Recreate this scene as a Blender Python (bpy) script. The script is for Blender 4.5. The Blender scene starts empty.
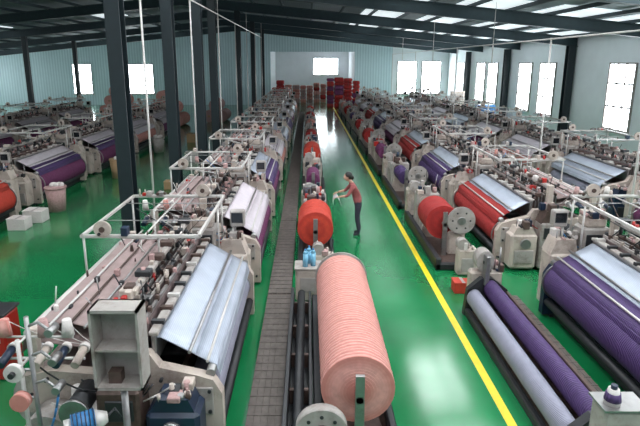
import bpy, bmesh, math, random
from mathutils import Vector, Matrix
random.seed(7)
scene = bpy.context.scene
COL = scene.collection
# ------------------------------------------------------------------ materials
MATS = {}
def mat(name, col, rough=0.5, metal=0.0, noise=0.12, nscale=6.0, bump=0.0, emis=0.0, stripes=None, coat=0.0, spec=0.5, grime=0.0):
    if name in MATS: return MATS[name]
    m = bpy.data.materials.new(name); m.use_nodes = True
    nt = m.node_tree; N = nt.nodes; L = nt.links
    b = N["Principled BSDF"]
    b.inputs["Roughness"].default_value = rough
    b.inputs["Metallic"].default_value = metal
    b.inputs["Coat Weight"].default_value = coat
    b.inputs["Specular IOR Level"].default_value = spec
    tc = N.new("ShaderNodeTexCoord")
    nz = N.new("ShaderNodeTexNoise"); nz.inputs["Scale"].default_value = nscale
    nz.inputs["Detail"].default_value = 4
    L.new(tc.outputs["Object"], nz.inputs["Vector"])
    mix = N.new("ShaderNodeMix"); mix.data_type = 'RGBA'
    d = tuple(max(0, c*(1-noise*1.8)) for c in col[:3]); u = tuple(min(1, c*(1+noise)) for c in col[:3])
    mix.inputs[6].default_value = (*d, 1); mix.inputs[7].default_value = (*u, 1)
    L.new(nz.outputs["Fac"], mix.inputs[0])
    out = mix.outputs[2]; hsrc = nz.outputs["Fac"]
    if stripes:
        axis, sc, c2, amt = stripes
        wv = N.new("ShaderNodeTexWave"); wv.bands_direction = axis
        wv.inputs["Scale"].default_value = sc; wv.inputs["Distortion"].default_value = 0.6
        wv.inputs["Detail"].default_value = 2
        L.new(tc.outputs["Object"], wv.inputs["Vector"])
        ma = N.new("ShaderNodeMath"); ma.operation = 'MULTIPLY'; ma.inputs[1].default_value = amt
        L.new(wv.outputs["Fac"], ma.inputs[0])
        m2 = N.new("ShaderNodeMix"); m2.data_type = 'RGBA'
        L.new(ma.outputs[0], m2.inputs[0]); L.new(out, m2.inputs[6]); m2.inputs[7].default_value = (*c2, 1)
        out = m2.outputs[2]; hsrc = wv.outputs["Fac"]
    if grime > 0:
        g = N.new("ShaderNodeTexNoise"); g.inputs["Scale"].default_value = 3.2; g.inputs["Detail"].default_value = 8; g.inputs["Roughness"].default_value = .7
        L.new(tc.outputs["Object"], g.inputs["Vector"])
        mr = N.new("ShaderNodeMapRange"); mr.inputs[1].default_value=.5; mr.inputs[2].default_value=.72; mr.inputs[4].default_value=grime
        L.new(g.outputs["Fac"], mr.inputs[0])
        m3 = N.new("ShaderNodeMix"); m3.data_type='RGBA'; L.new(mr.outputs[0], m3.inputs[0]); L.new(out, m3.inputs[6]); m3.inputs[7].default_value=(.13,.085,.07,1)
        out = m3.outputs[2]
    L.new(out, b.inputs["Base Color"])
    if bump > 0:
        bp = N.new("ShaderNodeBump"); bp.inputs["Strength"].default_value = bump; bp.inputs["Distance"].default_value = 0.02
        L.new(hsrc, bp.inputs["Height"]); L.new(bp.outputs[0], b.inputs["Normal"])
    if emis > 0:
        b.inputs["Emission Color"].default_value = (*col[:3], 1); b.inputs["Emission Strength"].default_value = emis
    MATS[name] = m
    return m
cream = mat("cream_paint", (.50,.42,.37), .45, noise=.2, nscale=4, grime=.75)
cream2 = mat("grey_cream_paint", (.37,.335,.315), .5, noise=.25, nscale=5, grime=.8)
white = mat("white_paint_pipe", (.55,.52,.50), .32, .15, noise=.1)
dark = mat("dark_machine_steel", (.022,.023,.027), .5, noise=.4)
navy = mat("navy_blue_enamel", (.010,.022,.05), .35, noise=.3)
steel = mat("worn_steel", (.36,.35,.35), .35, .8, noise=.2, grime=.5)
rust = mat("oily_brown_steel", (.10,.062,.052), .55, .2, noise=.4, nscale=12)
lint = mat("pinkish_lint", (.45,.28,.27), .95, noise=.3, nscale=20, bump=.4)
wood = mat("walkway_tread", (.115,.095,.085), .75, noise=.4, nscale=9)
silver = mat("silver_cloth", (.46,.50,.58), .35, .2, noise=.15, nscale=3, stripes=('X', 16, (.27,.30,.40), .5), bump=.1)
greycl = mat("grey_towel_cloth", (.27,.27,.34), .8, noise=.15, stripes=('Y', 14, (.18,.18,.24), .5), bump=.3)
warpm = mat("pink_white_warp_yarn", (.46,.35,.34), .7, noise=.3, nscale=5, stripes=('Y', 18, (.22,.14,.135), .8), bump=.2)
heddle = mat("heddle_wires", (.34,.26,.26), .5, .3, noise=.3, stripes=('Y', 22, (.09,.05,.05), .8), bump=.2)
pink = mat("salmon_pink_terry", (.68,.34,.30), .9, noise=.18, nscale=14, stripes=('Y', 5, (.47,.15,.12), .75), bump=.8)
red = mat("red_terry", (.40,.022,.020), .8, noise=.25, nscale=12, stripes=('Y', 9, (.24,.010,.010), .6), bump=.6)
orange = mat("orange_red_terry", (.58,.055,.028), .8, noise=.2, nscale=12, stripes=('Y', 9, (.36,.022,.016), .6), bump=.6)
purple = mat("purple_terry", (.070,.032,.135), .6, noise=.3, nscale=12, stripes=('Y', 10, (.034,.016,.07), .5), bump=.4)
magenta = mat("plum_terry", (.19,.035,.125), .7, noise=.3, nscale=12, stripes=('Y', 10, (.10,.018,.07), .6), bump=.6)
whitecl = mat("white_towel_cloth", (.58,.52,.56), .75, noise=.1, stripes=('X', 14, (.38,.33,.38), .5), bump=.2)
bluecl = mat("blue_plastic", (.03,.17,.40), .35, noise=.1)
bottlem = mat("light_blue_plastic", (.2,.48,.68), .2, noise=.1)
screen = mat("black_glass", (.01,.012,.015), .1, noise=0)
yarnw = mat("white_yarn", (.62,.57,.55), .9, noise=.1, nscale=20, bump=.3)
redpaint = mat("red_paint", (.40,.015,.012), .4, noise=.15)
colm = mat("dark_teal_column_paint", (.010,.018,.023), .45, noise=.2)
rafm = mat("dark_teal_rafter_paint", (.020,.042,.052), .55, noise=.2)
wallm = mat("wall_white_plaster", (.80,.84,.87), .8, noise=.05, nscale=1.5)
ceilm = mat("ceiling_sheet", (.20,.25,.27), .6, noise=.1, nscale=2, stripes=('X', 3, (.13,.17,.19), .5))
tealm = mat("pale_blue_corrugated_panel", (.62,.78,.82), .5, noise=.06, nscale=2, stripes=('X', 1.1, (.42,.57,.62), .8), bump=.4)
glassm = mat("window_daylight", (.88,.95,1.0), .3, noise=0.0, emis=15)
fillm = mat("added_fill_light_sheet", (.93,.97,1.0), .5, noise=0.0, emis=8)  # glow for added out-of-view roof strips that light the hall
skyfar = mat("dim_skylight_and_fill_sheet", (.74,.82,.85), .5, noise=0.05, emis=1.0)  # greyer sheet, weaker glow: far skylights and the added left strips
yellow = mat("yellow_line_paint", (.80,.60,.02), .35, noise=.12, nscale=8)
skin = mat("skin", (.50,.28,.20), .5, noise=.05)
hairm = mat("black_hair", (.012,.010,.010), .5, noise=.2)
shirt = mat("dusty_pink_red_shirt", (.33,.09,.09), .85, noise=.4, nscale=18)
trous = mat("dark_trousers", (.03,.03,.05), .85, noise=.2)
cardb=mat("cardboard",(.38,.24,.13), .85)
# ------------------------------------------------------------------ builder
class B:
    def __init__(s): s.bm = bmesh.new(); s.m = []
    def mi(s, m):
        if m not in s.m: s.m.append(m)
        return s.m.index(m)
    def add(s, vs, fs, m, smooth=None):
        bv = [s.bm.verts.new(v) for v in vs]; k = s.mi(m)
        for i, f in enumerate(fs):
            try:
                fc = s.bm.faces.new([bv[j] for j in f]); fc.material_index = k
                if smooth and smooth[i]: fc.smooth = True
            except ValueError: pass
    def box(s, x0,x1,y0,y1,z0,z1, m, bev=0.0):
        if x0>x1: x0,x1=x1,x0
        if y0>y1: y0,y1=y1,y0
        if bev > 0:
            c = min(bev, (x1-x0)*.45, (y1-y0)*.45, (z1-z0)*.45)
            P = {}; vs = []
            for ix,(X,sx) in enumerate(((x0,1),(x1,-1))):
                for iy,(Y,sy) in enumerate(((y0,1),(y1,-1))):
                    for iz,(Z,sz) in enumerate(((z0,1),(z1,-1))):
                        for a in range(3):
                            v = [X+sx*c, Y+sy*c, Z+sz*c]; v[a] = (X,Y,Z)[a]
                            P[(ix,iy,iz,a)] = len(vs); vs.append(v)
            fs = []
            for ix in (0,1): fs.append([P[(ix,a,b,0)] for a,b in ((0,0),(1,0),(1,1),(0,1))])
            for iy in (0,1): fs.append([P[(a,iy,b,1)] for a,b in ((0,0),(1,0),(1,1),(0,1))])
            for iz in (0,1): fs.append([P[(a,b,iz,2)] for a,b in ((0,0),(1,0),(1,1),(0,1))])
            for i in (0,1):
                for j in (0,1):
                    fs.append([P[(i,j,0,0)],P[(i,j,1,0)],P[(i,j,1,1)],P[(i,j,0,1)]])
                    fs.append([P[(i,0,j,0)],P[(i,1,j,0)],P[(i,1,j,2)],P[(i,0,j,2)]])
                    fs.append([P[(0,i,j,1)],P[(1,i,j,1)],P[(1,i,j,2)],P[(0,i,j,2)]])
                    for k in (0,1): fs.append([P[(i,j,k,0)],P[(i,j,k,1)],P[(i,j,k,2)]])
            s.add(vs, fs, m); return
        vs = [(x,y,z) for x in (x0,x1) for y in (y0,y1) for z in (z0,z1)]
        s.add(vs, [(0,1,3,2),(4,6,7,5),(0,4,5,1),(2,3,7,6),(0,2,6,4),(1,5,7,3)], m)
    def cyl(s, p0, p1, r, m, seg=14, r2=None, rings=1, jit=0.0):
        p0=Vector(p0); p1=Vector(p1); r2 = r if r2 is None else r2
        a=(p1-p0).normalized(); u=a.orthogonal().normalized(); w=a.cross(u)
        vs=[]; fs=[]; sm=[]
        for k in range(rings+1):
            t=k/rings; rr=(r+(r2-r)*t)*(1+random.uniform(-jit,jit)); c=p0.lerp(p1,t)
            for i in range(seg):
                an=2*math.pi*i/seg
                vs.append(c+(u*math.cos(an)+w*math.sin(an))*rr*(1+random.uniform(-jit,jit)*.4))
        for k in range(rings):
            for i in range(seg):
                j=(i+1)%seg; fs.append((k*seg+i,k*seg+j,(k+1)*seg+j,(k+1)*seg+i)); sm.append(True)
        fs.append(tuple(range(seg-1,-1,-1))); sm.append(False)
        fs.append(tuple(rings*seg+i for i in range(seg))); sm.append(False)
        s.add(vs, fs, m, sm)
    def tube(s, pts, r, m, seg=8):
        for a,b in zip(pts[:-1],pts[1:]): s.cyl(a,b,r,m,seg)
        for p in pts[1:-1]: s.ball(p, r*1.05, m, 8, 5)
    def hose(s, a, c, sag, r, m, n=8, seg=6):
        a=Vector(a); c=Vector(c); pts=[]
        for i in range(n+1):
            t=i/n; p=a.lerp(c,t); p.z-=sag*4*t*(1-t); pts.append(p)
        for p,q in zip(pts[:-1],pts[1:]): s.cyl(p,q,r,m,seg)
    def ball(s, c, r, m, seg=12, rg=8, sc=(1,1,1)):
        vs=[(c[0],c[1],c[2]-r*sc[2])]; fs=[]
        for k in range(1,rg):
            ph=-math.pi/2+math.pi*k/rg
            for i in range(seg):
                a=2*math.pi*i/seg
                vs.append((c[0]+r*sc[0]*math.cos(ph)*math.cos(a), c[1]+r*sc[1]*math.cos(ph)*math.sin(a), c[2]+r*sc[2]*math.sin(ph)))
        vs.append((c[0],c[1],c[2]+r*sc[2])); n=len(vs)-1
        for i in range(seg):
            j=(i+1)%seg
            fs.append((0,1+j,1+i)); fs.append((n,n-seg+i,n-seg+j))
            for k in range(rg-2): fs.append((1+k*seg+i,1+k*seg+j,1+(k+1)*seg+j,1+(k+1)*seg+i))
        s.add(vs, fs, m, [True]*len(fs))
    def prism(s, prof, y0, y1, m):
        n=len(prof); vs=[(x,y0,z) for x,z in prof]+[(x,y1,z) for x,z in prof]
        fs=[tuple(range(n)), tuple(range(2*n-1,n-1,-1))]+[(i,(i+1)%n,n+(i+1)%n,n+i) for i in range(n)]
        s.add(vs, fs, m)
    def sheet(s, path, y0, y1, m, th=.012, ny=1, wob=0.0):
        n=len(path); top=[]
        for j in range(ny+1):
            y=y0+(y1-y0)*j/ny
            top.append([(x,y,z+random.uniform(-wob,wob)) for x,z in path])
        vs=[]; fs=[]; sm=[]
        for off in (0,-th):
            for row in top: vs += [(x,y,z+off) for x,y,z in row]
        M=(ny+1)*n
        for j in range(ny):
            for i in range(n-1):
                a=j*n+i; q=(a,a+1,a+n+1,a+n); fs.append(q); sm.append(True)
                fs.append(tuple(M+v for v in reversed(q))); sm.append(True)
        for i in range(n-1):
            fs.append((i,i+1,M+i+1,M+i)); sm.append(False)
            a=ny*n+i; fs.append((a,a+1,M+a+1,M+a)); sm.append(False)
        for j in range(ny):
            a=j*n; fs.append((a,a+n,M+a+n,M+a)); sm.append(False)
            a=j*n+n-1; fs.append((a,a+n,M+a+n,M+a)); sm.append(False)
        s.add(vs, fs, m, sm)
    def mesh(s, name, sign=1):
        if sign<0:
            for v in s.bm.verts: v.co.x=-v.co.x
        bmesh.ops.recalc_face_normals(s.bm, faces=s.bm.faces)
        me=bpy.data.meshes.new(name); s.bm.to_mesh(me); s.bm.free()
        for m in s.m: me.materials.append(m)
        return me
def place(name, me, loc=(0,0,0), rot=0.0):
    o=bpy.data.objects.new(name, me); o.location=loc; o.rotation_euler=(0,0,rot); COL.objects.link(o); return o
def disc(b, x,y,z,r, m, t=.03, spokes=True):
    b.cyl((x,y-t/2,z),(x,y+t/2,z), r, m, 28)
    b.cyl((x,y-t/2-.015,z),(x,y+t/2+.015,z), r*.94, m, 28)
    b.cyl((x,y-t/2-.05,z),(x,y+t/2+.05,z), r*.28, steel, 16)
    if spokes:
        for k in range(6):
            a=k*math.pi/3
            b.cyl((x+r*.62*math.cos(a),y-t/2-.02,z+r*.62*math.sin(a)),(x+r*.62*math.cos(a),y+t/2+.02,z+r*.62*math.sin(a)), r*.07, dark, 8)
PAL=[cream,cream2,rust,dark,steel,yarnw,lint,navy,cream,rust,redpaint,dark,lint]
def clutter(b, n, xr, yr, z, s=1.0):
    for _ in range(n):
        x=random.uniform(*xr); y=random.uniform(*yr); h=random.uniform(.04,.16)*s; w=random.uniform(.02,.07)*s; m=random.choice(PAL); k=random.random()
        if k<.4: b.box(x-w,x+w,y-w*1.2,y+w*1.2,z-.02,z+h,m,.008)
        elif k<.65: b.cyl((x,y,z-.02),(x,y,z+h),w*.7,m,10,r2=w*random.uniform(.4,.7))
        elif k<.85: b.cyl((x,y-w*2,z+w*.6),(x,y+w*2,z+w*.6),w*.6,m,10)
        else: b.cyl((x,y,z-.02),(x+random.uniform(-.1,.1),y,z+h*2.5),.009,random.choice((white,steel,dark)),6)
# ------------------------------------------------------------------ loom
def build_loom(seed, clothm, frontm, front_r=.22, warpc=None, front_z=.62, framem=None, gearm=None, lower=None, cl=1):
    random.seed(seed); b=B(); wm = warpc or warpm; fr=framem or cream; gm=gearm or cream; lo=lower or clothm
    ys,ye=.62,4.02
    for y in (ys,ye):
        for x in (.45,1.4,2.3): b.box(x-.09,x+.09,y-.09,y+.09,0,.06,dark)
    b.box(.42,.52,ys,ye,.02,.3,dark); b.box(.75,.8,ys,ye,.05,.85,rust); b.box(1.9,2.05,ys,ye,.04,.3,rust)
    b.box(.55,2.4,ys,ye,.03,.06,dark)
    for k in range(5): b.box(.82,1.5,ys+.3+k*.65,ys+.5+k*.65,.1,.7,random.choice((rust,dark,cream2)),.02)
    prof=[(.22,.05),(.22,.8),(.32,.98),(.5,1.04),(.92,1.14),(1.02,1.3),(1.5,1.3),(1.62,1.05),(2.15,1.1),(2.5,1.02),(2.55,.6),(1.95,.42),(1.85,.05)]
    for y in (ys-.07,ye-.07): b.prism(prof, y, y+.14, fr)
    yf=ys-.07
    b.box(.32,.62,yf-.03,yf,.55,.9,cream2,.01); b.box(1.1,1.45,yf-.03,yf,.9,1.22,rust,.01)
    for (x,z) in ((.36,.6),(.58,.6),(.36,.86),(.58,.86),(1.8,.95),(2.2,1.0),(2.4,.8),(.9,1.0),(.75,.3),(.3,.2)): b.cyl((x,yf-.05,z),(x,yf,z),.022,dark,8)
    # near gear cabinets
    b.box(.40,.98,.12,.5,.06,.86,gm,.05); b.prism([(.45,.84),(.52,1.0),(.85,1.0),(.95,.84)],.16,.46,gm)
    b.box(.48,.9,.09,.13,.2,.5,cream2 if gm is cream else dark,.01); b.cyl((.7,.06,.66),(.7,.14,.66),.11,steel,18)
    b.box(1.04,1.5,.15,.52,.06,1.1,cream2 if gm is cream else rust,.03); b.box(1.1,1.4,.13,.16,.75,1.0,dark,.01)
    b.prism([(1.04,1.08),(1.15,1.36),(1.4,1.36),(1.5,1.08)],.2,.5,rust)
    b.cyl((1.7,.1,.9),(1.7,.5,.9),.13,dark,18); b.cyl((1.7,.06,.9),(1.7,.1,.9),.16,steel,18)
    b.box(1.55,1.85,.2,.5,.05,.78,rust,.03)
    b.cyl((2.1,.2,.5),(2.1,.52,.5),.27,cream2,22); b.cyl((2.1,.14,.5),(2.1,.2,.5),.08,dark,12); b.box(1.95,2.25,.22,.5,0,.3,dark)
    # far cabinets and drive tower
    b.box(.35,.85,4.1,4.54,.06,1.15,cream,.05); b.prism([(.35,1.13),(.45,1.4),(.78,1.4),(.85,1.13)],4.14,4.5,cream)
    b.box(.9,1.4,4.14,4.52,.06,1.62,cream2,.04); b.box(.95,1.32,4.16,4.5,1.62,1.8,cream,.03); b.box(.96,1.3,4.125,4.15,1.2,1.5,dark,.01)
    b.box(1.45,1.95,4.14,4.5,.1,1.05,cream2,.04); b.cyl((1.7,4.12,1.2),(1.7,4.45,1.2),.16,rust,16)
    b.box(2.0,2.5,4.14,4.44,.05,1.0,rust,.03); b.cyl((2.2,4.14,1.1),(2.2,4.4,1.1),.12,dark,14)
    # rollers, cloth
    b.cyl((.36,ys,1.02),(.36,ye,1.02),.055,steel,14)
    b.cyl((.50,ys,front_z),(.50,ye,front_z),.05,steel,10)
    b.cyl((.50,ys+.08,front_z),(.50,ye-.08,front_z),front_r,frontm,26,rings=30,jit=.012)
    for y in (ys+.1,ye-.1): b.cyl((.50,y-.012,front_z),(.50,y+.012,front_z),front_r*1.08,steel,26)
    b.cyl((.30,ys,.30),(.30,ye,.30),.07,dark if cl else cream,12)
    b.cyl((.64,ys,.30),(.64,ye,.30),.06,steel,12)
    b.sheet([(.30,1.0),(.31,1.06),(.38,1.10),(.56,1.206)], ys+.12, ye-.12, lo, ny=14, wob=.005)
    b.sheet([(.555,1.206),(.62,1.24),(.94,1.42),(.99,1.41)], ys+.12, ye-.12, clothm, ny=14, wob=.004)
    b.sheet([(.27,.93),(.295,1.0),(.302,1.02)], ys+.12, ye-.12, lo)
    b.cyl((.40,ys+.05,1.145),(.40,ye-.05,1.145),.018,white,8)
    b.cyl((.60,ys+.05,1.26),(.60,ye-.05,1.26),.022,steel,8)
    b.box(.98,1.03,ys+.05,ye-.05,1.12,1.47,steel,.01)
    b.box(.95,1.06,ys+.05,ye-.05,1.46,1.51,cream2,.01)
    for k in range(9): b.box(.93,1.08,ys+.25+k*.36,ys+.31+k*.36,1.5,1.55,random.choice((dark,rust,white)))
    for i in range(8):
        x=1.11+i*.065; z=1.5+random.uniform(-.06,.08)
        b.box(x,x+.022,ys+.12,ye-.12,z,z+.05,random.choice((steel,cream2,rust)))
        b.box(x+.006,x+.016,ys+.16,ye-.16,.9,z,heddle)
        for y in (ys+.12,ye-.14): b.box(x,x+.022,y,y+.025,.85,z,steel)
        if i%2==0:
            for k in range(8):
                y=ys+.3+k*.4+random.uniform(-.05,.05)
                b.box(x-.01,x+.035,y,y+.05,z+.03,z+.1,random.choice((dark,rust,cream,lint)))
    b.sheet([(1.64,1.36),(1.9,1.30),(2.15,1.33),(2.36,1.36)], ys+.12, ye-.12, wm, ny=6, wob=.004)
    b.sheet([(1.64,1.5),(1.95,1.58),(2.3,1.60),(2.52,1.46),(2.58,1.2)], ys+.14, ye-.14, wm, ny=6, wob=.004)
    for i in range(3):
        b.cyl((1.75+.2*i,ys,1.60+.01*i),(1.75+.2*i,ye,1.60+.01*i),.016,(steel,rust,white)[i],8)
    b.cyl((2.34,ys,1.28),(2.34,ye,1.28),.07,steel,14)
    b.cyl((2.40,ys,1.52),(2.40,ye,1.52),.05,white,12)
    b.cyl((2.3,ys+.1,.62),(2.3,ye-.1,.62),.34,wm,26,rings=20,jit=.006)
    for y in (ys+.1,ye-.1): disc(b,2.3,y,.62,.42,cream2)
    for y in (ys-.05,ye-.05): b.box(2.28,2.4,y,y+.1,1.0,1.6,cream,.01)
    for y in (ys-.02,ye-.02): b.box(1.28,1.42,y-.05,y+.05,1.28,1.86,cream,.02)
    b.box(1.30,1.40,ys,ye,1.76,1.84,cream2,.02)
    for k in range(6):
        y=ys+.3+k*.56; b.box(1.25,1.45,y,y+.14,1.83,1.91,random.choice((cream,rust,dark)),.01); b.cyl((1.35,y+.08,1.6),(1.35,y+.08,1.76),.03,dark,8)
        b.hose((1.35,y,1.84),(1.2,y+.4,1.5),.12,.010,dark,5,5)
    # overhead pipe frame
    z=2.12; f=[(.78,2.25),(2.42,2.25),(2.42,4.5),(.78,4.5)]
    for i in range(4):
        a=f[i]; c=f[(i+1)%4]; b.box(min(a[0],c[0])-.022,max(a[0],c[0])+.022,min(a[1],c[1])-.022,max(a[1],c[1])+.022,z-.025,z+.025,white,.006)
    b.cyl((1.55,2.25,z),(1.55,4.5,z),.014,white,8)
    for (x,y,z0) in ((.82,4.45,1.3),(2.42,4.4,.9),(2.42,2.3,1.4),(1.36,2.3,1.8),(.82,4.05,1.1)): b.cyl((x,y,z0),(x,y,z),.018,white,8)
    b.cyl((1.9,2.25,z-.02),(1.4,2.9,1.85),.013,white,6)
    for k in range(4):
        y=2.5+k*.5
        if k%2: b.cyl((.78,y,z),(2.42,y,z),.009,steel,6)
        b.hose((.9+k*.3,y if k%2 else 4.5,z),(1.35,y+.1,1.8),.1,.008,random.choice((dark,steel,rust)),5,5)
    clutter(b,8,(.85,2.35),(4.47,4.53),z+.03,.7); clutter(b,5,(.9,2.35),(2.24,2.26),z+.03,.7)
    for (x,y) in ((2.1,2.25),(1.15,4.5)):
        b.cyl((x,y-.07,z+.12),(x,y-.03,z+.12),.12,cream,22); b.cyl((x,y-.09,z+.12),(x,y-.01,z+.12),.04,rust,10)
        b.box(x-.02,x+.02,y-.05,y+.02,z,z+.12,white)
    # weft feeder stand
    b.box(2.0,2.4,.06,.12,0,.05,dark); b.cyl((2.2,.09,0),(2.2,.09,1.75),.022,white,8)
    b.cyl((1.6,.24,1.45),(2.5,.24,1.45),.016,white,8); b.cyl((2.2,.09,1.45),(2.2,.24,1.45),.016,white,8)
    for x in (1.65,1.85,2.05,2.42):
        b.cyl((x,.1,1.45),(x,.34,1.5),.045,random.choice((steel,navy,cream)),12); b.cyl((x,.34,1.5),(x,.4,1.51),.06,yarnw,14,r2=.05)
    for x in (1.75,2.0,2.4):
        b.cyl((x,.24,1.72),(x,.24,1.90),.065,random.choice((yarnw,pink,lint)),14,r2=.045)
        b.hose((x,.24,1.9),(1.5,.5,1.45),.08,.004,yarnw,5,4)
    b.cyl((1.7,.24,1.7),(2.45,.24,1.7),.014,white,8); b.cyl((2.2,.09,1.7),(2.2,.24,1.7),.014,white,8)
    # control panel on arm
    b.tube([(.6,4.3,1.38),(.6,4.3,1.6),(.5,4.3,1.68)],.022,white)
    b.box(.38,.64,4.22,4.38,1.62,1.92,cream2,.02); b.box(.41,.61,4.21,4.225,1.7,1.88,screen)
    clutter(b,14,(.42,.8),(4.16,4.48),1.4); clutter(b,14,(.97,1.3),(4.18,4.48),1.8); clutter(b,14,(1.48,1.92),(4.18,4.46),1.05,1.3)
    clutter(b,10,(2.02,2.46),(4.16,4.42),1.0,1.6); clutter(b,10,(.52,.86),(.18,.44),1.0); clutter(b,12,(1.1,1.42),(.22,.48),1.36,1.1)
    clutter(b,10,(1.56,1.84),(.22,.48),.78,1.4); clutter(b,44,(1.12,1.62),(ys+.1,ye-.1),1.56,.8); clutter(b,18,(1.31,1.39),(ys,ye),1.84,.8)
    clutter(b,26,(1.7,2.4),(ys+.2,ye-.2),1.60,.6)
    for k in range(5):
        b.hose((random.uniform(.5,1.2),4.3,1.5),(random.uniform(1.2,2.4),random.uniform(4.1,4.4),random.uniform(1.0,2.1)),.2,.011,random.choice((dark,dark,bluecl,white)),7,5)
        b.hose((random.uniform(.6,1.3),.3,1.1),(random.uniform(1.4,2.3),random.uniform(.2,.5),random.uniform(.8,1.5)),.2,.010,random.choice((dark,dark,redpaint,white)),7,5)
    return b
# ------------------------------------------------------------------ batch roll stand
def build_stand(seed, rollm, r=.42, cx=.55, cz=.82, y0=.4, y1=3.6, flange=True, cab=True, tail=False, trough=False, wheel=False, wx=1.05):
    random.seed(seed); b=B()
    b.box(.04,.16,.2,4.1,0,.28,dark,.02); b.box(wx-.1,wx,.2,4.1,0,.22,dark,.02)
    b.box(.04,wx,.2,.34,0,.16,dark,.02); b.box(.04,wx,3.96,4.1,0,.16,dark,.02)
    b.box(.16,wx-.1,.34,3.96,.03,.07,rust)
    b.cyl((cx,y0-.2,cz),(cx,y1+.2,cz),.045,steel,12)
    b.cyl((cx,y0,cz),(cx,y1,cz),r,rollm,40,rings=60,jit=.012)
    for k in range(9): b.cyl((cx,y0-.012*(9-k)*.5,cz),(cx,y0+.02,cz),r*(.25+.08*k),rollm,32)
    if flange: disc(b,cx,y0-.08,cz,r*1.12,cream2)
    if y1>3.3: disc(b,cx,y1+.05,cz,r*1.06,cream2)
    ya=y1+.16
    b.prism([(cx-.3,0),(cx-.07,cz+.12),(cx+.07,cz+.12),(cx+.3,0)],ya,ya+.08,cream)
    b.prism([(cx-.05,0),(cx-.05,cz+.3),(cx+.05,cz+.3),(cx+.06,0)],y0-.2,y0-.15,steel)
    if trough:
        b.box(-.34,-.28,.1,4.1,0,.42,dark,.01); b.box(-.02,.03,.1,4.1,0,.34,dark,.01); b.box(-.28,-.02,.1,4.1,.02,.08,dark)
        for k in range(5): b.box(-.28,-.02,.3+k*.85,.36+k*.85,.08,.30,rust,.01)
        b.cyl((-.15,.1,.3),(-.15,4.1,.3),.07,dark,12)
    if cab:
        b.box(.08,wx-.15,4.0,4.28,.05,.95,cream,.04); b.box(.2,.5,3.985,4.0,.3,.6,cream2)
        b.cyl((.3,3.95,1.0),(.3,4.2,1.0),.16,cream2,18); clutter(b,12,(.14,wx-.22),(4.05,4.24),.95,1.4)
        b.box(wx-.5,wx-.06,-.1,.15,.0,.6,cream,.04); b.cyl((wx-.4,-.08,.7),(wx-.4,.12,.7),.12,cream2,16)
        b.box(wx-.42,wx-.15,-.115,-.09,.1,.4,cream2,.01); clutter(b,6,(wx-.44,wx-.12),(-.06,.12),.6)
    if tail:
        yy=y1+.35
        while yy+.35<3.9:
            zz=random.choice((1.05,.75,.9)); b.box(.16,wx-.14,yy,yy+.35,.07,zz,random.choice((cream,cream2,cream2)),.04); clutter(b,12,(.2,wx-.2),(yy+.05,yy+.3),zz,1.4)
            b.cyl((wx*.4,yy-.04,zz-.2),(wx*.4,yy,zz-.2),.13,random.choice((steel,rust,cream)),16); yy+=.55
    if wheel:
        b.box(wx-.42,wx-.02,y0-.12,y0+.25,.05,.62,cream,.04); disc(b,wx-.16,y0-.18,.92,.33,cream2); b.box(wx-.22,wx-.1,y0-.16,y0+.1,.6,.95,cream,.01)
    return b
def build_low_stand(seed):
    random.seed(seed); b=B()
    b.box(.02,.14,.2,4.1,0,.14,dark,.02); b.box(.95,1.05,.2,4.1,0,.3,dark,.02)
    for y in (.2,3.95): b.prism([(.0,0),(.05,.5),(.35,.72),(.6,.72),(.95,.5),(1.05,0)],y,y+.12,dark)
    b.box(.14,.95,.32,3.95,.04,.09,rust)
    b.cyl((.20,.34,.36),(.20,3.93,.36),.165,greycl,28,rings=30,jit=.01)
    b.cyl((.56,.34,.54),(.56,3.93,.54),.16,purple,28,rings=30,jit=.012)
    b.cyl((.80,.34,.34),(.80,3.93,.34),.09,purple,20,rings=20,jit=.012)
    b.box(.9,.98,.32,3.95,.3,.48,rust,.01)
    b.box(.15,.9,4.1,4.32,.0,.8,cream,.05); b.cyl((.45,4.05,1.0),(.45,4.3,1.0),.2,cream2,20)
    b.cyl((.45,4.0,1.0),(.45,4.05,1.0),.06,dark,12); b.box(.4,.5,3.9,4.1,.6,1.15,steel,.01)
    b.cyl((.8,4.12,.78),(.8,4.12,1.25),.02,steel,8); clutter(b,10,(.5,.85),(4.14,4.28),.8)
    return b
def build_walk(seed):
    random.seed(seed); b=B()
    b.box(0,.46,0,4.86,0,.05,rust)
    for k in range(5): b.box(.005+k*.091,.091+k*.091,0.02,4.84,.05,.068,wood)
    for k in range(24): b.box(.0,.46,.04+k*.2,.06+k*.2,.064,.074,wood)
    return b
# rows
lv={}
def loom(key, sign, **kw):
    k=(key,sign)
    if k not in lv: lv[k]=build_loom(sum(map(ord,key)), **kw).mesh("weaving_loom_mesh",sign)
    return lv[k]
KW={'silver':dict(clothm=silver,frontm=greycl,gearm=navy), 'purple':dict(clothm=silver,frontm=purple,front_r=.31,front_z=.68,lower=purple),
    'red':dict(clothm=silver,frontm=red,front_r=.31,front_z=.68,lower=red), 'white':dict(clothm=whitecl,frontm=magenta,front_r=.26,lower=whitecl),
    'pink':dict(clothm=whitecl,frontm=pink,front_r=.28,front_z=.66), 'rowa':dict(clothm=whitecl,frontm=magenta,front_r=.36,front_z=.62,lower=purple),
    'rowar':dict(clothm=whitecl,frontm=orange,front_r=.36,front_z=.62,lower=orange),
    'dpurple':dict(clothm=silver,frontm=purple,front_r=.33,front_z=.70,lower=purple,framem=navy,gearm=dark), 'plum':dict(clothm=silver,frontm=magenta,front_r=.26,lower=purple)}
P=4.8
R=place
for k,key in enumerate(['silver','white','plum','pink','silver','purple','white','silver','pink']):
    R("weaving_loom", loom(key,-1,**KW[key]), (-.76,4.7+P*k,0))
wm_=build_walk(3).mesh("walkway_platform_mesh")
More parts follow.
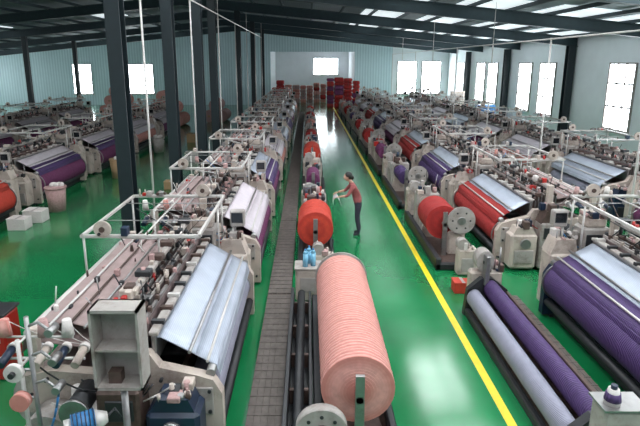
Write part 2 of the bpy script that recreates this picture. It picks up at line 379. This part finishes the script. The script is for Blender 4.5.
for k in range(9): R("walkway_platform", wm_, (-.79,4.6+4.86*k,0))
cs=[('c0',pink,.43),('c1',orange,.41),('c2',magenta,.22),('c3',orange,.36),('c4',red,.30),('c5',pink,.3),('c6',red,.32),('c7',orange,.32)]
cy=[4.9,10.3,15.4,20.4,25.4,30.4,35.4,40.4]
for k,((n,m,r),y) in enumerate(zip(cs,cy)):
    if k==0: me=build_stand(1,m,r,flange=False,cab=False,trough=True).mesh("cloth_roll_stand_mesh")
    else: me=build_stand(10+k,m,r,cx=.44,wx=.88,y0=1.1,y1=2.3,cz=.76,flange=False,tail=True).mesh("cloth_roll_stand_mesh")
    R("cloth_roll_stand", me, ((.03 if k==0 else -.27),y,0))
dy=[4.7,10.6,15.5,20.3,25.1,29.9,34.7,39.5,44.3]
for k,(y,key) in enumerate(zip(dy,['dpurple','red','purple','red','white','purple','red','white','pink'])):
    R("weaving_loom", loom(key,1,**KW[key]), (4.02,y,0))
    if k<8: R("walkway_platform", wm_, (3.74,y,0)).scale=(.75,.97,1)
R("cloth_roll_stand", build_low_stand(4).mesh("low_roll_stand_mesh"), (2.84,4.75,0)).scale=(.8,1,1)
for k,(y,m,r) in enumerate(zip(dy[1:],[red,purple,magenta,red,red,purple,red,pink],[.40,.22,.26,.34,.3,.26,.34,.3])):
    me=build_stand(40+k,m,r,cx=.40,wx=.93,y0=1.15,y1=2.15,flange=False,tail=True,wheel=True).mesh("cloth_roll_stand_mesh")
    R("cloth_roll_stand", me, (2.79,y,0))
for k,key in enumerate(['white','silver','pink','white','silver','white','pink','silver']):
    R("weaving_loom", loom(key,1,**KW[key]), (8.3,9.2+4.9*k,0))
for k,key in enumerate(['rowar','rowa','rowa','pink','white']):
    R("weaving_loom", loom(key,-1,**KW[key]), (-8.4,10.8+4.9*k,0))
for k in range(3): R("weaving_loom", loom('white',-1,**KW['white']), (-14.5,22+P*k,0))
# ------------------------------------------------------------------ room shell
XL,XR,YB,Y0=-36.0,15.0,57.0,-4.0
def roofz(x): return 7.6-.1*abs(x+7)
b=B(); b.box(XL,XR,Y0,YB+9,-.2,0,dark)
fl=place("floor", b.mesh("floor"))
fm=bpy.data.materials.new("green_epoxy_floor"); fm.use_nodes=True
nt=fm.node_tree; N=nt.nodes; L=nt.links; bs=N["Principled BSDF"]
tc=N.new("ShaderNodeTexCoord"); n1=N.new("ShaderNodeTexNoise"); n1.inputs["Scale"].default_value=.6; n1.inputs["Detail"].default_value=6
n2=N.new("ShaderNodeTexNoise"); n2.inputs["Scale"].default_value=3.5; n2.inputs["Detail"].default_value=5
L.new(tc.outputs["Object"],n1.inputs["Vector"]); L.new(tc.outputs["Object"],n2.inputs["Vector"])
cr=N.new("ShaderNodeValToRGB"); cr.color_ramp.elements[0].position=.3; cr.color_ramp.elements[1].position=.7
cr.color_ramp.elements[0].color=(.006,.14,.043,1); cr.color_ramp.elements[1].color=(.011,.20,.068,1)
L.new(n1.outputs["Fac"],cr.inputs[0]); L.new(cr.outputs[0],bs.inputs["Base Color"])
mr=N.new("ShaderNodeMapRange"); mr.inputs[3].default_value=.07; mr.inputs[4].default_value=.22
bs.inputs["Coat Weight"].default_value=.35; bs.inputs["Coat Roughness"].default_value=.14
L.new(n2.outputs["Fac"],mr.inputs[0]); L.new(mr.outputs[0],bs.inputs["Roughness"])
fl.data.materials[0]=fm
b=B(); b.box(2.54,2.66,Y0+1,YB-1,0,.004,yellow); place("floor_line_marking", b.mesh("line"))
b=B()
b.box(XL,-4,YB,YB+.2,0,7.7,tealm); b.box(5,9,YB,YB+.2,0,7.0,tealm); b.box(9,XR,YB,YB+.2,0,7.0,wallm); b.box(-4,5,YB,YB+.2,5.6,7.7,tealm)
place("wall_back", b.mesh("wall_back"))
b=B(); b.box(-4.2,5.2,YB+8.8,YB+9,0,6,wallm); b.box(-4.2,-4,YB+.2,YB+8.8,0,6,wallm); b.box(5,5.2,YB+.2,YB+8.8,0,6,wallm)
place("wall_store_room", b.mesh("wall_store"))
b=B(); b.box(-4.2,5.2,YB+.2,YB+9,6,6.1,wallm); place("ceiling_store_room", b.mesh("cs"))
b=B(); b.box(XR,XR+.25,Y0,YB+.2,0,6.2,wallm); place("wall_right", b.mesh("wall_right"))
b=B(); b.box(XL-.25,XL,Y0,YB+.2,0,5.6,wallm); place("wall_left", b.mesh("wall_left"))
b=B()
def slab(x0,x1,y0,y1,off,m,th=.06):
    b.prism([(x0,roofz(x0)+off),(x1,roofz(x1)+off),(x1,roofz(x1)+off+th),(x0,roofz(x0)+off+th)],y0,y1,m)
slab(XL,-7,Y0,YB+.2,.62,ceilm); slab(-7,XR+.2,Y0,YB+.2,.62,ceilm)
place("ceiling", b.mesh("ceiling"))
b=B()
for x in (-24,-18,-12,-4,0,4): slab(x,x+1.6,-2,13.5 if x<-5 else 19,.56,fillm,.04)  # unseen glowing roof strips, added to light the hall
for x in (8,11.5): slab(x,x+1.6,-2,15,.56,fillm,.04)  # more added glowing strips on the right, out of view
for x in (3.0,6.2,9.4,12.4): slab(x,x+2.2,20,54,.56,skyfar,.04)
for x in (-30,-22,-14): slab(x,x+1.6,31.5,37.5,.56,skyfar,.04); slab(x,x+1.6,47.5,53.5,.56,skyfar,.04)  # glowing strips added on the left to light the far hall
place("skylights_and_added_fill", b.mesh("sky"))
b=B()
for y in (7,14.5,22,30,38,46,54):
    for xa,xb in ((XL,-7),(-7,XR)):
        for o0,o1,hw in ((-.05,-.02,.16),(-.02,.42,.02),(.42,.45,.14)):
            b.prism([(xa,roofz(xa)+o0),(xb,roofz(xb)+o0),(xb,roofz(xb)+o1),(xa,roofz(xa)+o1)],y-hw,y+hw,rafm)
x=XL+1
while x<XR:
    z=roofz(x)+.42; b.box(x-.04,x+.04,Y0,YB,z,z+.14,rafm); x+=1.6
place("roof_rafters", b.mesh("rafters"))
for y in (10.7,14.7,18.6,22,30,38,46):
    b=B(); zt=roofz(-3.9); hw=.145
    b.box(-hw,hw,-.16,-.135,.0,zt,colm); b.box(-hw,hw,.135,.16,.0,zt,colm); b.box(-.02,.02,-.135,.135,0,zt,colm); b.box(-.2,.2,-.25,.25,0,.03,colm)
    place("steel_column", b.mesh("steel_column"), (-3.80 if y<20 else -3.9,y,0))
for y in (20,30,39.5,49):
    b=B(); b.box(-.2,.2,-.2,-.17,0,roofz(14.6),colm); b.box(-.2,.2,.17,.2,0,roofz(14.6),colm); b.box(-.02,.02,-.17,.17,0,roofz(14.6),colm); b.box(-.25,.25,-.25,.25,0,.03,colm)
    place("steel_column", b.mesh("steel_column"), (14.7,y,0))
for y in (38,46):
    b=B(); b.box(-.16,.16,-.16,.16,0,roofz(-20),colm,.02); b.box(-.25,.25,-.25,.25,0,.03,colm); place("steel_column", b.mesh("sc"), (-20,y,0))
wi=0
def window(cx,cy,z0,z1,w,axis):
    global wi; wi+=1; b=B(); h=w/2
    b.box(-h,h,-.02,.0,z0,z1,glassm)
    for x in (-h,-h/3,h/3,h): b.box(x-.04,x+.04,-.07,.02,z0,z1,cream2)
    for z in (z0,z0+(z1-z0)*.35,z0+(z1-z0)*.7,z1): b.box(-h-.035,h+.035,-.075,.025,z-.04,z+.04,cream2)
    b.box(-h-.1,h+.1,-.16,.0,z0-.1,z0-.04,white)
    place("window_%d"%wi, b.mesh("window"), (cx,cy,0), rot={'R':-math.pi/2,'B':0,'L':math.pi/2}[axis])
for y in (10.5,15.5,25.3,33.2,36.6,43,46,52): window(XR-.02,y,1.3,4.45,2.1,'R')
for x in (10.6,13.2): window(x,YB-.03,1.2,4.6,2.0,'B')
for x in (-35,-24.2,-18): window(x,YB-.03,1.2,4.3,2.0 if x<-20 else 2.8,'B')
window(2.2,YB+8.75,3.0,5.0,3,'B')
for y in (20,28,36,44,52): window(XL+.02,y,1.3,4.2,2.6,'L')
for X,ys,zt in ((6.95,[10.8,15.4,20.2,25,29.8,34.6,39.4,44],5.15),(-3.48,[11.35,16.1,21,25.8,30.6,35.4,40.2],6.3)):
    b=B(); b.cyl((0,ys[0]-(0 if X>0 else 6),zt),(0,ys[-1],zt),.022,white,8)
    for y in ys: b.cyl((0,y,0),(0,y,zt+.03),.024,white,8)
    for y in ys[::2]: b.cyl((0,y,zt),(0,y,roofz(X)+.45),.012,white,6)
    place("overhead_pipe_frame", b.mesh("pf"), (X,0,0))
# ------------------------------------------------------------------ foreground bits
b=B()
z0,z1=1.45,2.28
b.box(-.23,.23,-.12,.12,z0,z0+.03,cream2); b.box(-.23,.23,-.12,.12,z1-.03,z1,cream2)
b.box(-.23,-.205,-.12,.12,z0,z1,cream2); b.box(.205,.23,-.12,.12,z0,z1,cream2); b.box(-.2,.2,.10,.12,z0,z1,cream2)
b.box(-.2,.2,-.11,.1,z0+.4,z0+.42,cream2); b.cyl((0,0,0),(0,0,z0),.035,steel,10); b.box(-.15,.15,-.1,.1,0,.03,dark)
b.box(-.12,.0,-.05,.05,z0+.03,z0+.15,rust)
place("parts_cabinet", b.mesh("parts_cabinet"), (-1.80,4.5,0))
b=B()
b.box(-.16,.16,-.16,.16,0,1.12,cream2,.03); b.box(-.12,.12,-.12,.12,1.12,1.18,white,.02)
b.cyl((-.14,0,1.28),(.06,0,1.28),.11,bluecl,22); b.cyl((.06,0,1.28),(.17,0,1.28),.10,white,20,r2=.05); b.cyl((-.2,0,1.28),(-.14,0,1.28),.08,white,18)
for k in range(6): b.cyl((-.13+.035*k,0,1.28),(-.12+.035*k,0,1.28),.12,navy,22)
b.tube([(.1,.1,1.15),(.25,.12,1.26),(.3,.12,1.15)],.012,dark)
place("blue_winding_motor", b.mesh("motor"), (-2.02,4.15,0), .5)
b=B()
b.box(-.2,.2,-.15,.15,0,.04,dark); b.cyl((0,0,0),(0,0,2.2),.022,steel,8)
for z in (1.5,1.8,2.1):
    b.tube([(0,0,z),(.12,-.03,z+.06),(.24,-.05,z-.02)],.014,steel); b.cyl((.24,-.1,z-.02),(.24,.05,z-.02),.04,steel,12)
b.cyl((-.15,-.08,1.65),(-.15,-.03,1.65),.09,yarnw,20); b.cyl((-.15,-.12,1.65),(-.15,-.08,1.65),.03,dark,10)
b.cyl((-.12,-.1,1.35),(-.12,-.02,1.35),.09,pink,20); b.cyl((-.16,0,1.65),(0,0,1.65),.015,steel,6); b.cyl((-.14,0,1.35),(0,0,1.35),.015,steel,6)
b.hose((.24,0,1.5),(0,0,.9),.15,.012,bluecl,8,6)
place("yarn_feeder_stand", b.mesh("yfs"), (-2.62,4.42,0))
b=B(); b.box(-.2,.2,-.2,.2,0,1.0,redpaint,.03); b.box(-.22,.22,-.22,.22,1.0,1.04,dark,.01); b.box(-.12,.12,-.21,-.2,.6,.85,white)
place("red_electrical_box", b.mesh("reb"), (-4.5,6.9,0))
b=B(); zz=.8
b.box(-.25,.25,-.02,.2,0,.66,dark,.03); b.cyl((0,-.02,zz),(0,.1,zz),.27,cream2,32); b.cyl((0,-.08,zz),(0,.14,zz),.1,rust,20); b.cyl((0,-.1,zz),(0,.16,zz),.04,steel,12)
for k in range(8):
    a=k*math.pi/4; b.cyl((.19*math.cos(a),-.03,zz+.19*math.sin(a)),(.19*math.cos(a),-.0,zz+.19*math.sin(a)),.02,dark,8)
place("beam_drive_gear", b.mesh("gear"), (.14,4.62,0))
b=B()
b.box(-.24,.24,-.2,.2,0,.66,cream,.04); b.box(-.15,.15,-.215,-.2,.2,.5,cream2,.01); b.box(-.26,.26,-.22,.22,.66,.69,cream2,.01)
place("drive_cabinet", b.mesh("dc"), (-.0,9.45,0))
for i,(x,y) in enumerate(((-.05,9.36),(.1,9.40),(.02,9.53))):
    b=B(); b.cyl((0,0,0),(0,0,.26),.05,bottlem,14); b.cyl((0,0,.26),(0,0,.32),.05,bottlem,14,r2=.018); b.cyl((0,0,.32),(0,0,.35),.02,bluecl,10)
    place("water_bottle", b.mesh("wb"), (x,y,.69))
b=B(); b.box(-.2,.2,-.12,.14,0,1.28,cream2,.03); b.box(-.22,.22,-.14,.16,1.28,1.3,steel)
place("tool_pedestal", b.mesh("tp"), (3.02,4.42,0))
b=B(); b.cyl((0,0,0),(0,0,.16),.075,white,18,r2=.05); b.cyl((0,0,.16),(0,0,.2),.03,navy,10); b.cyl((0,0,.04),(0,0,.12),.078,purple,18,r2=.065)
place("yarn_cone", b.mesh("yc"), (2.93,4.40,1.301))
def bin_(x,y,m,name="yarn_bin"):
    b=B(); b.cyl((0,0,0),(0,0,.75),.24,m,20,r2=.3); b.cyl((0,0,.72),(0,0,.77),.32,m,20)
    for k in range(7): b.ball((random.uniform(-.15,.15),random.uniform(-.15,.15),.8),.09,yarnw,8,6)
    place(name,b.mesh("bin"),(x,y,0))
bin_(-7.8,15.6,lint); bin_(-7.6,20.4,cardb); bin_(-7.7,26.5,cream2)
def crate(x,y,m,s=1,name="cardboard_box"):
    b=B(); b.box(-.25*s,.25*s,-.2*s,.2*s,0,.32*s,m,.01); b.box(-.26*s,0,-.21*s,.21*s,.32*s,.33*s,m); b.box(-.03,.03,-.205*s,.205*s,.33*s,.335*s,cream2)
    place(name,b.mesh("crate"),(x,y,0))
crate(3.1,9.75,orange,.7,"orange_crate"); crate(-7.9,14.5,yarnw,1.1); crate(-8.0,13.8,yarnw,1.0); crate(-5.0,18.5,cardb,.9); crate(-6.6,30,cardb,1.5); crate(-5.4,24,yarnw,1.3)
def rollpile(x,y,m,n=3,name="fabric_roll_pile"):
    b=B()
    for row in range(n):
        for k in range(n-row):
            xx=(k+row*.5)*.95; zz=.47+row*.82
            b.cyl((xx,0,zz),(xx,2.2,zz),.46,m,22,rings=6,jit=.02); b.cyl((xx,-.04,zz),(xx,2.24,zz),.08,cardb,12)
    place(name,b.mesh("pile"),(x,y,0))
rollpile(-11.2,37,pink,3); rollpile(-7.6,40,lint,2); rollpile(-17.5,45,pink,3)
def bales(x,y,w,h,ms,name="stacked_fabric_bales",seed=1):
    random.seed(seed); b=B(); xx=0
    while xx<w:
        bw=random.uniform(.7,1.0); z=0
        while z<h*random.uniform(.75,1.0):
            bh=random.uniform(.3,.5); b.box(xx+random.uniform(0,.06),xx+bw-random.uniform(.02,.06),random.uniform(-.1,.1),1.0,z,z+bh-.02,random.choice(ms),.08)
            b.box(xx+bw*.47,xx+bw*.50,-.13,-.02,z+.03,z+bh-.05,dark); z+=bh
        xx+=bw
    place(name,b.mesh("bales"),(x,y,0))
bales(1.9,53.5,3.2,3.0,[red,redpaint,red,magenta],seed=3)
bales(-3.6,60,7.6,2.2,[pink,red,pink,lint],seed=5); bales(-3.6,52.5,1.2,2.2,[red,redpaint],seed=8)
b=B(); b.box(-.6,.6,-.25,.25,0,2.0,cream,.03); b.box(-.01,.01,-.26,-.25,.1,1.9,dark); b.box(-.5,-.1,-.26,-.25,1.3,1.8,cream2); b.box(.1,.5,-.26,-.25,1.3,1.8,cream2)
place("storage_cabinet", b.mesh("cab"), (13.3,47,0))
b=B(); b.box(-.9,.9,-.5,.5,.6,.75,bluecl,.04); b.box(-.9,.9,-.5,.5,.2,.3,steel)
for x in (-.8,.8):
    for y in (-.4,.4): b.cyl((x,y,.0),(x,y,.2),.1,dark,12); b.cyl((x,y,.2),(x,y,.6),.03,steel,8)
b.box(-.7,.6,-.4,.4,.75,1.5,bluecl,.08)
place("fabric_trolley", b.mesh("ft"), (12.9,38,0))
# ------------------------------------------------------------------ worker
def worker(name, loc, rot):
    J={'pel':(0,0,.92,.125),'w':(.03,0,1.06,.115),'ch':(.13,0,1.28,.14),'nk0':(.19,0,1.42,.075),'nk':(.22,0,1.48,.05),'hd':(.25,0,1.53,.05),
       'shL':(.16,.17,1.38,.062),'elL':(.30,.24,1.14,.042),'wrL':(.52,.17,1.10,.028),
       'shR':(.16,-.17,1.38,.062),'elR':(.33,-.22,1.18,.042),'wrR':(.53,-.12,1.16,.028),
       'hpL':(0,.09,.86,.10),'knL':(.04,.11,.48,.062),'anL':(-.03,.11,.09,.042),'toL':(.13,.12,.04,.036),
       'hpR':(0,-.09,.86,.10),'knR':(.0,-.11,.48,.062),'anR':(-.07,-.12,.09,.042),'toR':(.09,-.13,.04,.036)}
    E=[('pel','w'),('w','ch'),('ch','nk0'),('nk0','nk'),('nk','hd'),('ch','shL'),('shL','elL'),('elL','wrL'),('ch','shR'),('shR','elR'),('elR','wrR'),
       ('pel','hpL'),('hpL','knL'),('knL','anL'),('anL','toL'),('pel','hpR'),('hpR','knR'),('knR','anR'),('anR','toR')]
    ks=list(J); me=bpy.data.meshes.new("wk"); me.from_pydata([J[k][:3] for k in ks],[(ks.index(a),ks.index(c)) for a,c in E],[])
    o=bpy.data.objects.new("tmpw",me); COL.objects.link(o)
    o.modifiers.new("s",'SKIN'); sd=o.modifiers.new("u",'SUBSURF'); sd.levels=2; sd.render_levels=2
    for i,k in enumerate(ks):
        v=me.skin_vertices[0].data[i]; v.radius=(J[k][3],J[k][3]*(1.15 if k in('ch','w','pel') else 1)); v.use_root=(k=='pel')
    dg=bpy.context.evaluated_depsgraph_get(); em=bpy.data.meshes.new_from_object(o.evaluated_get(dg)); bpy.data.objects.remove(o)
    b=B(); b.bm.from_mesh(em); sk=[b.mi(m) for m in (skin,shirt,trous,dark)]
    for f in b.bm.faces:
        c=f.calc_center_median(); f.smooth=True
        if c.z<.07: f.material_index=3
        elif c.z<.93: f.material_index=2
        elif c.z>1.455: f.material_index=0
        elif c.x>.37: f.material_index=0
        else: f.material_index=1
    hc=(.29,0,1.60)
    b.ball(hc,.1,skin,20,14,(.98,.78,1.2)); b.ball((hc[0]-.022,0,hc[2]+.028),.108,hairm,20,14,(.98,.82,1.08))
    b.ball((hc[0]+.1,0,hc[2]-.015),.018,skin,8,6,(1.1,.7,1.3)); b.ball((hc[0]+.083,0,hc[2]-.06),.02,redpaint,8,6,(.5,1.2,.35))
    for s in (1,-1):
        b.ball((hc[0]+.086,s*.032,hc[2]+.005),.012,yarnw,8,6); b.ball((hc[0]+.096,s*.032,hc[2]+.005),.006,hairm,8,6)
        b.ball((hc[0],s*.08,hc[2]-.01),.024,skin,8,6,(.7,.35,1.2))
    b.ball((hc[0]-.12,0,hc[2]-.02),.05,hairm,12,8,(1,.9,1.3))
    for sd_,wr in ((1,J['wrL']),(-1,J['wrR'])):
        w=Vector(wr[:3]); d=Vector((.95,-.1*sd_,-.25)).normalized(); side=Vector((0,1,0)); pc=w+d*.045
        b.ball(pc,.04,skin,12,8,(1.2,1.0,.45))
        for i in range(4):
            off=side*(-.03+.02*i); l=(.036,.042,.04,.03)[i]
            p0=w+d*.075+off; p1=p0+d*l+Vector((0,0,-.008)); p2=p1+d*l*.7+Vector((0,0,-.02))
            b.cyl(p0,p1,.0095,skin,8,r2=.0085); b.ball(p1,.0088,skin,8,5); b.cyl(p1,p2,.0085,skin,8,r2=.007); b.ball(p2,.0072,skin,8,5)
        t0=w+d*.03-side*sd_*.032; t1=t0+d*.03-side*sd_*.02; t2=t1+d*.025+Vector((0,0,-.01))
        b.cyl(t0,t1,.011,skin,8,r2=.01); b.cyl(t1,t2,.01,skin,8,r2=.008); b.ball(t2,.008,skin,8,5); b.ball(t1,.0102,skin,8,5)
    b.sheet([(.46,.86),(.50,1.0),(.56,1.09),(.62,1.09),(.66,1.03),(.67,.9)],-.2,.22,whitecl,ny=6,wob=.012)
    zmin=min(v.co.z for v in b.bm.verts)
    for v in b.bm.verts: v.co.z-=zmin
    return place(name,b.mesh("worker_body"),loc,rot)
worker("factory_worker",(1.33,13.3,0),math.pi)
# ------------------------------------------------------------------ world, camera
w=bpy.data.worlds.new("World"); scene.world=w; w.use_nodes=True
w.node_tree.nodes["Background"].inputs[0].default_value=(.80,.90,1,1); w.node_tree.nodes["Background"].inputs[1].default_value=.5
cam=bpy.data.cameras.new("camera"); co=bpy.data.objects.new("camera",cam); COL.objects.link(co)
cam.sensor_width=36; cam.lens=29.25; cam.shift_x=.01875; cam.shift_y=-.0453; cam.clip_end=300
co.location=(0,0,4.5); co.rotation_euler=(math.radians(90-13.17),0,0)
scene.camera=co
scene.view_settings.view_transform='Standard'
